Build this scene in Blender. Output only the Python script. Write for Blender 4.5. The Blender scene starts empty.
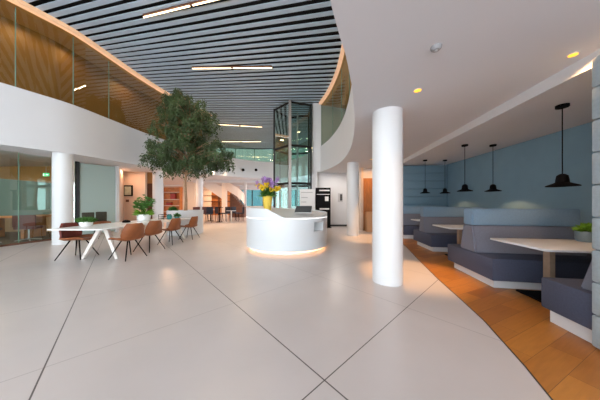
import bpy, bmesh, math, random
from mathutils import Vector
from mathutils.geometry import tessellate_polygon
random.seed(7)
PI = math.pi
S = bpy.context.scene
COL = S.collection

# ------------------------------------------------------------------ helpers
def nbm(): return bmesh.new()
def box(bm, x0, x1, y0, y1, z0, z1):
    vs = [bm.verts.new((x, y, z)) for z in (z0, z1) for x, y in ((x0, y0), (x1, y0), (x1, y1), (x0, y1))]
    for f in ((3, 2, 1, 0), (4, 5, 6, 7), (0, 1, 5, 4), (1, 2, 6, 5), (2, 3, 7, 6), (3, 0, 4, 7)):
        bm.faces.new([vs[i] for i in f])
    return vs
def rbox(x0, x1, y0, y1, z0, z1, r=0.02, seg=2):
    bm = nbm(); box(bm, x0, x1, y0, y1, z0, z1)
    bmesh.ops.bevel(bm, geom=bm.edges[:], offset=r, segments=seg, affect='EDGES', profile=0.5)
    return bm
def hull8(bm, bot, top):
    """solid between two quads given as 4 points each"""
    vs = [bm.verts.new(p) for p in bot] + [bm.verts.new(p) for p in top]
    for f in ((3, 2, 1, 0), (4, 5, 6, 7), (0, 1, 5, 4), (1, 2, 6, 5), (2, 3, 7, 6), (3, 0, 4, 7)):
        bm.faces.new([vs[i] for i in f])
def prism(bm, pts, z0, z1):
    """pts 2D outline; z0/z1 number or function of (x,y)"""
    f0 = z0 if callable(z0) else (lambda x, y: z0)
    f1 = z1 if callable(z1) else (lambda x, y: z1)
    a = [bm.verts.new((x, y, f0(x, y))) for x, y in pts]
    b = [bm.verts.new((x, y, f1(x, y))) for x, y in pts]
    n = len(pts)
    bm.faces.new(a[::-1]); bm.faces.new(b)
    for i in range(n):
        j = (i + 1) % n
        bm.faces.new((a[i], a[j], b[j], b[i]))
def poly(bm, pts):
    vs = [bm.verts.new(p) for p in pts]
    for t in tessellate_polygon([[Vector((p[0], p[1], 0)) for p in pts]]):
        bm.faces.new([vs[i] for i in t])
def strip(bm, path, f0, f1):
    """vertical band along 2D path between heights f0 and f1"""
    g0 = f0 if callable(f0) else (lambda x, y: f0)
    g1 = f1 if callable(f1) else (lambda x, y: f1)
    a = [bm.verts.new((x, y, g0(x, y))) for x, y in path]
    b = [bm.verts.new((x, y, g1(x, y))) for x, y in path]
    for i in range(len(path) - 1):
        bm.faces.new((a[i], a[i + 1], b[i + 1], b[i]))
def ring(bm, pA, pB, z):
    """flat strip between two 2D paths of equal length"""
    zf = z if callable(z) else (lambda x, y: z)
    a = [bm.verts.new((x, y, zf(x, y))) for x, y in pA]
    b = [bm.verts.new((x, y, zf(x, y))) for x, y in pB]
    for i in range(len(pA) - 1):
        bm.faces.new((a[i], a[i + 1], b[i + 1], b[i]))
def thickband(bm, pA, pB, f0, f1):
    strip(bm, pA, f0, f1); strip(bm, pB, f0, f1); ring(bm, pA, pB, f0); ring(bm, pA, pB, f1)
def tube(bm, pts, r, n=8, cap=True):
    pts = [Vector(p) for p in pts]
    rs = r if isinstance(r, (list, tuple)) else [r] * len(pts)
    rings = []
    up = None
    for i, p in enumerate(pts):
        d = (pts[min(i + 1, len(pts) - 1)] - pts[max(i - 1, 0)]).normalized()
        if up is None:
            up = Vector((0, 0, 1)) if abs(d.z) < 0.9 else Vector((1, 0, 0))
        s = d.cross(up).normalized(); up = s.cross(d).normalized()
        rings.append([bm.verts.new(p + rs[i] * (math.cos(2 * PI * k / n) * s + math.sin(2 * PI * k / n) * up)) for k in range(n)])
    for i in range(len(pts) - 1):
        for k in range(n):
            bm.faces.new((rings[i][k], rings[i][(k + 1) % n], rings[i + 1][(k + 1) % n], rings[i + 1][k]))
    if cap:
        bm.faces.new(rings[0]); bm.faces.new(rings[-1][::-1])
def lathe(bm, prof, n=32, c=(0, 0), cap=True):
    rings = [[bm.verts.new((c[0] + r * math.cos(2 * PI * k / n), c[1] + r * math.sin(2 * PI * k / n), z)) for k in range(n)] for r, z in prof]
    for i in range(len(prof) - 1):
        for k in range(n):
            bm.faces.new((rings[i][k], rings[i][(k + 1) % n], rings[i + 1][(k + 1) % n], rings[i + 1][k]))
    if cap:
        bm.faces.new(rings[0][::-1]); bm.faces.new(rings[-1])
def leaf(bm, p, d, L, w, fold=0.25):
    d = d.normalized()
    s = d.cross(Vector((random.uniform(-1, 1), random.uniform(-1, 1), random.uniform(-.4, 1)))).normalized()
    nrm = s.cross(d)
    a = bm.verts.new(p); b = bm.verts.new(p + d * L)
    m = p + d * L * .45
    l = bm.verts.new(m + s * w + nrm * w * fold); r = bm.verts.new(m - s * w + nrm * w * fold)
    bm.faces.new((a, b, l)); bm.faces.new((a, r, b))

def link(name, bm, mat, parent=None, smooth=False, loc=None, rz=0):
    bmesh.ops.recalc_face_normals(bm, faces=bm.faces[:])
    me = bpy.data.meshes.new(name); bm.to_mesh(me); bm.free()
    me.materials.append(mat)
    if smooth:
        for p in me.polygons: p.use_smooth = True
        try: me.set_sharp_from_angle(angle=math.radians(35))
        except Exception: pass
    o = bpy.data.objects.new(name, me); COL.objects.link(o)
    if parent: o.parent = parent
    if loc: o.location = loc
    if rz: o.rotation_euler.z = rz
    return o
def tag(o, label, cat, group=None, kind=None):
    o['label'] = label; o['category'] = cat
    if group: o['group'] = group
    if kind: o['kind'] = kind
    return o
def thing(name, label, cat, loc=(0, 0, 0), rz=0, group=None):
    o = bpy.data.objects.new(name, None); COL.objects.link(o)
    o.empty_display_size = .1
    o.location = loc; o.rotation_euler = (0, 0, rz)
    return tag(o, label, cat, group)
def struct(name, bm, mat, smooth=False, label=None, parent=None):
    o = link(name, bm, mat, parent, smooth)
    if not parent: o['kind'] = 'structure'
    if label: o['label'] = label
    return o
def dup(root, loc, rz, label):
    r = root.copy(); COL.objects.link(r); r.location = loc; r.rotation_euler = (0, 0, rz); r['label'] = label
    for ch in list(root.children):
        c = ch.copy(); COL.objects.link(c); c.parent = r
        for g in list(ch.children):
            d = g.copy(); COL.objects.link(d); d.parent = c
    return r

# ------------------------------------------------------------------ materials
def mat(name, col, rough=.5, metal=0, var=0, scale=6, emit=None, es=0, spec=.5, stretch=None, bump=0, bscale=200, coat=0):
    m = bpy.data.materials.new(name); m.use_nodes = True
    nt = m.node_tree; b = nt.nodes['Principled BSDF']
    b.inputs['Base Color'].default_value = (*col, 1); b.inputs['Roughness'].default_value = rough
    b.inputs['Metallic'].default_value = metal; b.inputs['Specular IOR Level'].default_value = spec
    b.inputs['Coat Weight'].default_value = coat
    if emit: b.inputs['Emission Color'].default_value = (*emit, 1); b.inputs['Emission Strength'].default_value = es
    if var or bump:
        tc = nt.nodes.new('ShaderNodeTexCoord'); mp = nt.nodes.new('ShaderNodeMapping')
        nt.links.new(tc.outputs['Object'], mp.inputs[0])
        if stretch: mp.inputs['Scale'].default_value = stretch
    if var:
        n = nt.nodes.new('ShaderNodeTexNoise'); n.inputs['Scale'].default_value = scale; n.inputs['Detail'].default_value = 4
        nt.links.new(mp.outputs[0], n.inputs[0])
        r = nt.nodes.new('ShaderNodeValToRGB')
        r.color_ramp.elements[0].position = .3; r.color_ramp.elements[1].position = .7
        r.color_ramp.elements[0].color = (*[c * (1 - var) for c in col], 1)
        r.color_ramp.elements[1].color = (*[min(1, c * (1 + var)) for c in col], 1)
        nt.links.new(n.outputs[0], r.inputs[0]); nt.links.new(r.outputs[0], b.inputs['Base Color'])
    if bump:
        n2 = nt.nodes.new('ShaderNodeTexNoise'); n2.inputs['Scale'].default_value = bscale
        nt.links.new(mp.outputs[0], n2.inputs[0])
        bp = nt.nodes.new('ShaderNodeBump'); bp.inputs['Strength'].default_value = bump; bp.inputs['Distance'].default_value = .01
        nt.links.new(n2.outputs[0], bp.inputs['Height']); nt.links.new(bp.outputs[0], b.inputs['Normal'])
    return m
def glass(name, tint, refl=.12, rough=0.0, fr=1.0):
    m = bpy.data.materials.new(name); m.use_nodes = True; nt = m.node_tree; nt.nodes.clear()
    o = nt.nodes.new('ShaderNodeOutputMaterial'); mix = nt.nodes.new('ShaderNodeMixShader')
    t = nt.nodes.new('ShaderNodeBsdfTransparent'); t.inputs[0].default_value = (*tint, 1)
    g = nt.nodes.new('ShaderNodeBsdfGlossy'); g.inputs['Roughness'].default_value = rough
    g.inputs[0].default_value = (.9, 1, .95, 1)
    lw = nt.nodes.new('ShaderNodeFresnel'); lw.inputs[0].default_value = 1.45
    add = nt.nodes.new('ShaderNodeMath'); add.operation = 'MULTIPLY_ADD'; add.inputs[1].default_value = fr; add.inputs[2].default_value = refl; add.use_clamp = True
    nt.links.new(lw.outputs[0], add.inputs[0]); nt.links.new(add.outputs[0], mix.inputs[0])
    nt.links.new(t.outputs[0], mix.inputs[1]); nt.links.new(g.outputs[0], mix.inputs[2]); nt.links.new(mix.outputs[0], o.inputs[0])
    return m
def film(name, col, alpha, rough=.6):
    m = mat(name, col, rough); m.node_tree.nodes['Principled BSDF'].inputs['Alpha'].default_value = alpha
    return m

WHITE = mat('white_plaster', (.63, .63, .645), .6, var=.01, scale=2)
SOFFIT = mat('soffit_paint', (.635, .635, .66), .75, var=.01, scale=1.5)
COLM = mat('column_paint', (.70, .705, .71), .45, var=.01, scale=2)
DESK = mat('desk_lacquer', (.68, .705, .72), .3, var=.008, scale=3)
DESKTOP = mat('desk_top', (.72, .72, .72), .28, var=.01)
PEACH = mat('peach_wall', (.72, .59, .50), .7, var=.03, scale=2)
CREAM = mat('cream_wall', (.76, .66, .56), .7, var=.03, scale=2)
BLUE = mat('blue_wall', (.19, .32, .41), .85, var=.03, scale=3)
BLUEP = mat('blue_padding', (.175, .285, .365), .95, var=.06, scale=40, bump=.3, bscale=350)
BLUET = mat('blue_headrest', (.165, .265, .375), .95, var=.06, scale=40, bump=.3, bscale=350)
GREYF = mat('grey_fabric', (.145, .16, .21), .95, var=.07, scale=50, bump=.3, bscale=350)
DARKF = mat('charcoal_fabric', (.055, .065, .105), .95, var=.1, scale=50, bump=.3, bscale=350)
PALEF = mat('pale_padding', (.34, .41, .45), .95, var=.06, scale=40, bump=.3, bscale=350)
BLACK = mat('black_metal', (.004, .004, .005), .7, spec=.06)
BLACKG = mat('black_gloss', (.004, .004, .005), .5, spec=.1)
FRAME = mat('dark_frame', (.012, .013, .014), .5, spec=.3)
POSTM = mat('grey_post', (.32, .29, .27), .4, metal=.4)
LEATHER = mat('tan_leather', (.27, .08, .022), .5, var=.12, scale=9)
REDL = mat('oxblood_leather', (.17, .030, .018), .5, var=.15, scale=9)
OLIVE = mat('olive_leather', (.045, .04, .025), .55, var=.15, scale=9)
WTOP = mat('white_tabletop', (.83, .83, .82), .25, var=.01)
WLEG = mat('pale_leg', (.78, .72, .66), .4, var=.02)
BTOP = mat('booth_tabletop', (.62, .65, .69), .35, var=.02)
BLEG = mat('booth_leg_wood', (.30, .22, .16), .5, var=.1, scale=20)
SLAT = mat('slat_paint', (.47, .56, .66), .5, var=.02)
VOID = mat('plenum_black', (.006, .006, .007), .9)
WOODW = mat('oak_panel', (.30, .15, .04), .5, var=.10, scale=1.2)
WOODC = mat('oak_ceiling', (.50, .27, .09), .5, var=.06, scale=2)
WOODD = mat('orange_wood_door', (.42, .17, .05), .5, var=.2, scale=4, stretch=(8, 8, 1))
BROWND = mat('dark_brown_wood', (.13, .05, .025), .5, var=.2, scale=4)
GREYW = mat('grey_green_wall', (.24, .28, .25), .7, var=.02)
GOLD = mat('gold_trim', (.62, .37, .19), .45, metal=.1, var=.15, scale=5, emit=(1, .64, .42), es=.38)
YELLOW = mat('yellow_ceramic', (.85, .62, .10), .35, var=.05)
YEL = mat('yellow_petals', (.85, .60, .02), .6, var=.12)
PUR = mat('lilac_petals', (.42, .24, .55), .6, var=.2)
GREEN = mat('leaf_green', (.05, .16, .02), .55, var=.4, scale=12)
GREENL = mat('light_leaf', (.14, .30, .02), .55, var=.4, scale=12)
TREEG = mat('tree_leaf', (.046, .080, .024), .55, var=.6, scale=2.2)
TRUNK = mat('tree_bark', (.36, .22, .13), .8, var=.2, scale=15)
SOIL = mat('dark_soil', (.02, .016, .012), .95, var=.3, scale=60, bump=.5)
TEAL = mat('teal_ceramic', (.03, .20, .20), .3, var=.1)
POTB = mat('blue_grey_pot', (.17, .24, .29), .4, var=.1)
SCREEN = mat('tablet_screen', (.07, .075, .08), .2)
STEEL = mat('brushed_steel', (.5, .5, .5), .35, metal=.8)
WARMLED = mat('warm_led', (1, .8, .6), .5, emit=(1, .52, .24), es=2.2)
DOWNLED = mat('downlight_led', (1, .6, .1), .5, emit=(1, .46, .02), es=1.3)
TUBELED = mat('tube_led', (1, .9, .75), .5, emit=(1, .76, .46), es=2.6)
WHITELED = mat('white_led_strip', (1, 1, 1), .5, emit=(1, .97, .95), es=.85)
EXITG = mat('exit_green', (.0, .35, .12), .5, emit=(.05, .75, .3), es=.8)
EXITW = mat('exit_white', (.9, .9, .9), .5, emit=(.9, 1, .9), es=.8)
GLASSG = glass('balustrade_glass', (.72, .72, .60), .05, fr=.12)
GLASSM = glass('partition_glass', (.80, .90, .86), .06)
GLASSL = glass('lift_glass', (.68, .84, .82), .05, fr=.4)
GLASSF = glass('far_window_glass', (.055, .085, .075), .03, fr=.3)
GLASSW = glass('window_glass', (.16, .27, .28), .04)
FILM = film('frosted_film', (.20, .30, .275), .80)
FROST = film('frosted_panel', (.40, .53, .50), .90)
JOINT = mat('glass_edge', (.12, .24, .18), .3)
RED = mat('red_lacquer', (.35, .03, .02), .4)
SHELFW = mat('orange_shelf_wood', (.55, .22, .07), .5, var=.25, scale=3)
PAPER = mat('white_board', (.80, .80, .80), .5)
TEXTG = mat('grey_print', (.45, .45, .46), .6)
TEXTW = mat('white_print', (.75, .75, .75), .6)
SKIRT = mat('dark_skirting', (.02, .02, .022), .5)

# tile floor: large square slabs laid at an angle, thin dark joints
def tile_mat():
    m = mat('pale_stone_tile', (.56, .51, .495), .28, spec=.45); nt = m.node_tree; b = nt.nodes['Principled BSDF']
    tc = nt.nodes.new('ShaderNodeTexCoord')
    def M(op, a, c=None, d=None):
        n = nt.nodes.new('ShaderNodeMath'); n.operation = op
        for i, v in enumerate((a, c, d)):
            if v is None: continue
            if isinstance(v, (int, float)): n.inputs[i].default_value = v
            else: nt.links.new(v, n.inputs[i])
        return n.outputs[0]
    sx = nt.nodes.new('ShaderNodeSeparateXYZ'); nt.links.new(tc.outputs['Object'], sx.inputs[0])
    P = 1.573
    def joint(ax, ay, off):
        t = M('ADD', M('MULTIPLY', sx.outputs[0], ax), M('MULTIPLY', sx.outputs[1], ay))
        q = M('DIVIDE', M('SUBTRACT', t, off), P)
        return M('ABSOLUTE', M('SUBTRACT', q, M('ROUND', q))), M('ROUND', q)
    u, fu = joint(.7426, .6697, 1.131); v, fv = joint(-.6697, .7426, 2.556)
    fade = lambda line, r, lim: M('MULTIPLY', line, M('ADD', .35, M('MULTIPLY', .65, M('LESS_THAN', r, lim))))
    j = M('MAXIMUM', fade(M('LESS_THAN', u, .0034), fu, .5), fade(M('LESS_THAN', v, .0028), fv, -.5))
    n = nt.nodes.new('ShaderNodeTexNoise'); n.inputs['Scale'].default_value = 1.3; n.inputs['Detail'].default_value = 5
    nt.links.new(tc.outputs['Object'], n.inputs[0])
    r = nt.nodes.new('ShaderNodeValToRGB'); r.color_ramp.elements[0].position = .3; r.color_ramp.elements[1].position = .7
    r.color_ramp.elements[0].color = (.53, .49, .477, 1); r.color_ramp.elements[1].color = (.575, .53, .518, 1)
    nt.links.new(n.outputs[0], r.inputs[0])
    mx = nt.nodes.new('ShaderNodeMix'); mx.data_type = 'RGBA'
    nt.links.new(j, mx.inputs[0]); nt.links.new(r.outputs[0], mx.inputs[6]); mx.inputs[7].default_value = (.10, .085, .08, 1)
    nt.links.new(mx.outputs[2], b.inputs['Base Color'])
    return m
TILE = tile_mat()
def plank_mat():
    m = mat('oak_planks', (.4, .2, .06), .33, spec=.4); nt = m.node_tree; b = nt.nodes['Principled BSDF']
    tc = nt.nodes.new('ShaderNodeTexCoord'); mp = nt.nodes.new('ShaderNodeMapping')
    mp.inputs['Rotation'].default_value = (0, 0, math.radians(-24)); nt.links.new(tc.outputs['Object'], mp.inputs[0])
    br = nt.nodes.new('ShaderNodeTexBrick'); br.offset = .37
    br.inputs['Scale'].default_value = 1; br.inputs['Brick Width'].default_value = .95; br.inputs['Row Height'].default_value = .19
    br.inputs['Mortar Size'].default_value = .0014; br.inputs['Bias'].default_value = 0
    br.inputs['Color1'].default_value = (.31, .105, .016, 1); br.inputs['Color2'].default_value = (.52, .21, .036, 1); br.inputs['Mortar'].default_value = (.12, .05, .015, 1)
    nt.links.new(mp.outputs[0], br.inputs[0])
    mp2 = nt.nodes.new('ShaderNodeMapping'); mp2.inputs['Scale'].default_value = (1.5, 14, 1); nt.links.new(mp.outputs[0], mp2.inputs[0])
    n = nt.nodes.new('ShaderNodeTexNoise'); n.inputs['Scale'].default_value = 3; n.inputs['Detail'].default_value = 6; nt.links.new(mp2.outputs[0], n.inputs[0])
    r = nt.nodes.new('ShaderNodeValToRGB'); r.color_ramp.elements[0].color = (.72, .72, .72, 1); r.color_ramp.elements[1].color = (1.15, 1.15, 1.15, 1)
    nt.links.new(n.outputs[0], r.inputs[0])
    mx = nt.nodes.new('ShaderNodeMix'); mx.data_type = 'RGBA'; mx.blend_type = 'MULTIPLY'; mx.inputs[0].default_value = 1
    nt.links.new(br.outputs[0], mx.inputs[6]); nt.links.new(r.outputs[0], mx.inputs[7]); nt.links.new(mx.outputs[2], b.inputs['Base Color'])
    return m
PLANK = plank_mat()

# ------------------------------------------------------------------ setting
def zs(x, y): return 2.73 + .04 * y          # underside of the upper floor
def zb(x, y): return 2.58 + .042 * y         # lowered ceiling over the booths
ZP, ZC = 4.65, 7.15                           # parapet top, atrium ceiling

# floors
edge = [(.8, -5), (1.0, -1), (1.3, .3), (1.52, .9), (1.68, 1.34), (1.81, 1.62), (2.06, 2.25), (2.23, 2.85), (2.41, 3.51), (2.78, 4.7), (3.17, 5.88), (3.55, 7.1), (3.8, 8.0), (4.0, 9.0)]
bm = nbm(); poly(bm, [(x, y, 0) for x, y in edge] + [(4.0, 30, 0), (-18, 30, 0), (-18, -5, 0)]); struct('floor', bm, TILE)
bm = nbm(); poly(bm, [(x, y, 0) for x, y in edge] + [(9, 9, 0), (9, -5, 0)]); struct('floor_wood', bm, PLANK)
bm = nbm(); pin = [(x - .006, y) for x, y in edge]; pout = [(x + .006, y) for x, y in edge]
ring(bm, pin, pout, .002); strip(bm, pin, 0, .002); strip(bm, pout, 0, .002); struct('trim_1', bm, SKIRT, label='dark metal strip where the tile meets the oak floor')

# atrium outline, from behind the camera on the left round to behind it on the right
out = [(-10.2, -5), (-9.9, 0), (-9.4, 2.6), (-8.75, 4.5), (-8.2, 5.52), (-7.93, 6.04), (-7.6, 6.76), (-7.45, 7.87), (-7.28, 9.15), (-6.95, 10.6), (-6.35, 12.1), (-5.5, 13.5), (-4.6, 14.6), (-3.4, 15.45), (-2.1, 15.8), (-.9, 15.3), (.1, 14.1), (.75, 12.8), (1.2, 11.5), (1.5, 10.3), (1.66, 9.0), (1.68, 8.0), (1.62, 7.0), (1.44, 5.6), (1.1, 4.05), (.73, 2.78), (.62, 2.46), (.465, 2.04), (.375, 1.84), (.265, 1.58), (.22, 1.46), (.12, 1.15), (-.1, .6), (-.5, -.3), (-1.2, -1.6), (-2.6, -5)]
def smooth(p, k=3):
    res = []
    for i in range(len(p) - 1):
        p0, p1, p2, p3 = (Vector(p[max(i - 1, 0)]), Vector(p[i]), Vector(p[i + 1]), Vector(p[min(i + 2, len(p) - 1)]))
        for s in range(k):
            t = s / k
            res.append(tuple(.5 * ((2 * p1) + (p2 - p0) * t + (2 * p0 - 5 * p1 + 4 * p2 - p3) * t * t + (3 * p1 - p0 - 3 * p2 + p3) * t ** 3)))
    res.append(tuple(p[-1])); return res
OUT = smooth(out, 3)
def offset(path, d):
    res = []
    for i in range(len(path)):
        a = Vector(path[max(i - 1, 0)]); b = Vector(path[min(i + 1, len(path) - 1)])
        t = (b - a).normalized(); dd = d(i) if callable(d) else d
        res.append((path[i][0] - t.y * dd, path[i][1] + t.x * dd))   # left of travel = outward
    return res
IN = offset(OUT, -.02)
big = [(9, -5), (9, 30), (-18, 30), (-18, -5)]
bm = nbm(); poly(bm, [(x, y, zs(x, y)) for x, y in OUT + big]); struct('ceiling', bm, SOFFIT, label='white soffit under the upper floor')
bm = nbm(); strip(bm, OUT, zs, ZP); o2 = offset(OUT, .15); strip(bm, o2, zs, ZP); ring(bm, OUT, o2, ZP)
struct('trim_2', bm, WHITE, smooth=True, label='curved white fascia and parapet around the atrium')
bm = nbm(); poly(bm, [(x, y, ZP - .25) for x, y in OUT + big]); struct('floor_upper', bm, SOFFIT)

# upper gallery: glass, oak wall behind, oak ceiling, lit gold ring; it opens at the far side onto a long upper hall
nE = [i for i, p in enumerate(OUT) if p[1] > 12.6][0]
nR = [i for i, p in enumerate(OUT) if p[1] > 11.4][-1]
W1 = offset(OUT, lambda i: .95 if i <= nE else 1.6)
SIDES = (('left', slice(0, nE + 1), WOODW), ('right', slice(nR, None), GREYW))
g0 = offset(OUT, .04)
for k, (side, sl, wm) in enumerate(SIDES):
    bm = nbm(); strip(bm, W1[sl], ZP - .25, ZC - .16); struct('wall_upper_' + side, bm, wm)
    bm = nbm(); ring(bm, OUT[sl], W1[sl], ZC - .16); struct('ceiling_gallery_' + side, bm, WOODC)
    bm = nbm(); strip(bm, g0[sl], ZP, ZC - .16); w = struct('window_%d' % (k + 1), bm, GLASSG, label='curved glass wall of the upper gallery, %s side' % side)
    for kx in ((18, 72, 113) if k == 0 else (332, 341, 349)):
        x, y = min(g0[sl], key=lambda p: abs(p[0] / max(p[1], .5) - (kx - 300) / 201) + (0 if p[1] > 2.5 else 9))
        bm = nbm(); tube(bm, [(x, y, ZP), (x, y, ZC - .22)], .012, 6); link('glass_joint', bm, JOINT, w)
    bm = nbm(); thickband(bm, offset(OUT, -.13)[sl], offset(OUT, .06)[sl], ZC - .13, ZC - .01); struct('trim_%d' % (k + 3), bm, GOLD, label='lit gold ring of the slatted ceiling, %s side' % side)
FARL, FARR = (-9.6, 20.5), (1.9, 20.5)
bm = nbm(); strip(bm, [W1[nE], (-8.2, 16), FARL], ZP - .25, ZC + .3); struct('wall_upper_hall', bm, WOODW)
bm = nbm(); strip(bm, [W1[nR], OUT[nR], FARR], ZP - .25, ZC + .3); struct('wall_upper_lift', bm, GREYW)
fc = [(FARL[0] + (FARR[0] - FARL[0]) * i / 12, 20.5 + .8 * math.sin(PI * i / 12)) for i in range(13)]
bm = nbm(); strip(bm, fc, ZP - .25, ZC + .3); w = struct('window_6', bm, GLASSF, label='tall teal window at the far end of the upper floor')
for x, y in fc[1::2]:
    bm = nbm(); box(bm, x - .02, x + .02, y - .12, y - .04, ZP - .25, ZC + .3); link('mullion', bm, JOINT, w)
bm = nbm(); strip(bm, offset(OUT, .03)[nE:nR + 1], ZP, ZP + .95); struct('window_7', bm, GLASSG, label='low glass balustrade on the far parapet')
CE = OUT[:nE + 1] + [(-8.0, 15.5), FARL] + fc[1:-1] + [FARR] + OUT[nR:]

# slatted ceiling
def inside_span(p, d):
    hits = []
    for i in range(len(CE)):
        a = Vector(CE[i]); b = Vector(CE[(i + 1) % len(CE)]); e = b - a
        den = d.x * e.y - d.y * e.x
        if abs(den) < 1e-9: continue
        q = a - p; t = (q.x * e.y - q.y * e.x) / den; s = (q.x * d.y - q.y * d.x) / den
        if 0 <= s < 1: hits.append(t)
    neg = [t for t in hits if t < 0]; pos = [t for t in hits if t >= 0]
    if not neg or not pos: return None
    return max(neg), min(pos)
def interp(x, xs, ys):
    if x <= xs[0]: return ys[0]
    for i in range(len(xs) - 1):
        if x <= xs[i + 1]: return ys[i] + (ys[i + 1] - ys[i]) * (x - xs[i]) / (xs[i + 1] - xs[i])
    return ys[-1]
def slat_angle(y): return math.radians(interp(y, (5, 6.5, 8.1, 10, 12, 16), (-12, -10, -6, -2.5, 0, 2)))
bm = nbm(); Y = -4.0
while Y < 21:
    a = slat_angle(Y); d = Vector((math.cos(a), math.sin(a))); p = Vector((-2.6, Y)); sp = inside_span(p, d)
    if sp:
        n = Vector((-d.y, d.x)) * .063
        A = p + d * (sp[0] + .03); B = p + d * (sp[1] - .03)
        q = [A - n, B - n, B + n, A + n]
        hull8(bm, [(v.x, v.y, ZC) for v in q], [(v.x, v.y, ZC + .03) for v in q])
    Y += .262
struct('ceiling_slats', bm, SLAT, label='grey metal slats of the atrium ceiling')
bm = nbm(); poly(bm, [(x, y, ZC + .60) for x, y in CE]); strip(bm, CE, ZC, ZC + .60); struct('ceiling_plenum', bm, VOID)

def area(name, loc, size, power, col, rot=(0, 0, 0), sy=None):
    l = bpy.data.lights.new(name, 'AREA'); l.energy = power; l.color = col; l.size = size
    if sy: l.shape = 'RECTANGLE'; l.size_y = sy
    o = bpy.data.objects.new(name, l); COL.objects.link(o); o.location = loc; o.rotation_euler = rot; return o
# ceiling tube lights
def tube_light(c, L, ang, label):
    t = thing('linear_lamp', label, 'ceiling lamp', (c[0], c[1], ZC - .12), math.radians(ang), 'linear lamps on the slatted ceiling')
    bm = nbm(); box(bm, -L / 2, L / 2, -.03, .03, .06, .11); link('housing', bm, BROWND, t)
    area('linear_lamp_light', (c[0], c[1], ZC - .14), L, 45, (1, .78, .55), (0, 0, math.radians(ang)), .05)
    for s in (-1, 1):
        bm = nbm(); tube(bm, [(s * .05, 0, .03), (s * L / 2, 0, .03)], .02, 8); link('light_tube', bm, TUBELED, t)
    for x in (-L * .4, 0, L * .4):
        bm = nbm(); tube(bm, [(x, 0, .11), (x, 0, .20)], .012, 6); link('hanger', bm, BLACK, t)
tube_light((-3.15, 5.82), 3.4, -12.3, 'warm linear lamp running out of the top edge of the photo')
tube_light((-2.87, 8.49), 3.38, -.8, 'warm linear lamp in the middle of the slats above the tree')
tube_light((-4.4, 14.7), 3.2, 9, 'small distant linear lamp right of the tree, the upper of two')
tube_light((-5.4, 18.4), 3.6, 0, 'faintest and farthest linear lamp, low on the slats right of the tree')

# columns
def column(x, y, r, label):
    bm = nbm(); lathe(bm, [(r, 0), (r, zs(x, y) + .0)], 40, (x, y)); struct('column', bm, COLM, True, label)
column(1.485, 3.42, .24, 'nearest round white column, right of the desk')
column(2.24, 8.5, .25, 'round white column behind the nearest one')
column(-7.9, 6.7, .24, 'round white column beside the dining table on the left')
column(-8.05, 11.4, .26, 'round white column behind the potted palm')
column(-7.9, 15.8, .26, 'distant round white column behind the tree trunk')

# ---- left glass meeting room
GW = [(-9.6, -4), (-9.35, 3), (-9.2, 6.16), (-9.1, 7.38), (-9.12, 8.2)]
bm = nbm(); strip(bm, GW, .02, lambda x, y: zs(x, y)); w = struct('window_3', bm, GLASSM, label='glass wall of the meeting room at the left edge')
bm = nbm(); g2 = offset(GW[2:5], .012); strip(bm, g2, .95, 2.1); link('frosted_band', bm, FILM, w)
bm = nbm(); strip(bm, [(-9.35 - .012, 3), (-9.212, 6.16)], .95, 2.1); link('frosted_band', bm, FILM, w)
for x, y in ((-9.24, 5.2), (-9.17, 6.55), (-9.11, 7.9)):
    bm = nbm(); box(bm, x - .01, x + .01, y - .008, y + .008, .02, zs(x, y)); link('glass_joint', bm, JOINT, w)
bm = nbm(); strip(bm, [(-9.12, 8.25), (-8.62, 9.38)], .05, lambda x, y: zs(x, y) - .04); w = struct('window_4', bm, FROST, label='frosted glass panel behind the olive chairs')
bm = nbm(); box(bm, -9.17, -9.07, 8.18, 8.28, 0, zs(0, 8.2)); link('frame_post', bm, FRAME, w)
bm = nbm(); box(bm, -8.68, -8.54, 9.38, 9.50, 0, zs(0, 9.4)); struct('trim_4', bm, WHITE)
bm = nbm(); strip(bm, [(x + .03, y) for x, y in GW], 0, .06); struct('baseboard_left', bm, BROWND)
bm = nbm(); poly(bm, [(-9.6, -4, .006), (-9.35, 3, .006), (-9.2, 6.16, .006), (-9.1, 7.38, .006), (-9.12, 8.2, .006), (-9.12, 9.6, .006), (-14.5, 9.6, .006), (-14.5, -5, .006)]); struct('floor_carpet', bm, mat('brown_carpet', (.10, .075, .05), .95, var=.2, scale=30))
# meeting room interior walls
bm = nbm(); strip(bm, [(-14.5, -5), (-14.5, 9.6), (-9.0, 9.6)], 0, lambda x, y: zs(x, y)); struct('wall_left', bm, mat('meeting_wall', (.42, .27, .15), .6, var=.15, scale=2))
bm = nbm(); strip(bm, [(-14.42, -5), (-14.42, 9.52), (-9.0, 9.52)], lambda x, y: 2.25, lambda x, y: zs(x, y)); struct('trim_5', bm, WOODC)

# ---- wall with the picture, left of the far hall
PW = (11.6)
bm = nbm(); strip(bm, [(-8.6, 9.5), (-10.15, 11.59)], 0, zs); struct('wall_picture', bm, PEACH)
bm = nbm(); box(bm, -10.6, -8.95, 11.6, 11.7, 0, zs(0, 11.6)); struct('wall_peach', bm, PEACH)
bm = nbm(); box(bm, -8.97, -8.90, 11.55, 11.7, 0, zs(0, 11.6)); struct('trim_6', bm, CREAM)
bm = nbm(); box(bm, -9.2, -8.1, 11.9, 11.96, 0, 2.55); d = struct('door_1', bm, BROWND)
bm = nbm(); box(bm, -9.2, -8.1, 11.9, 11.96, 2.55, zs(0, 11.9)); link('transom', bm, WOODC, d)
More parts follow.
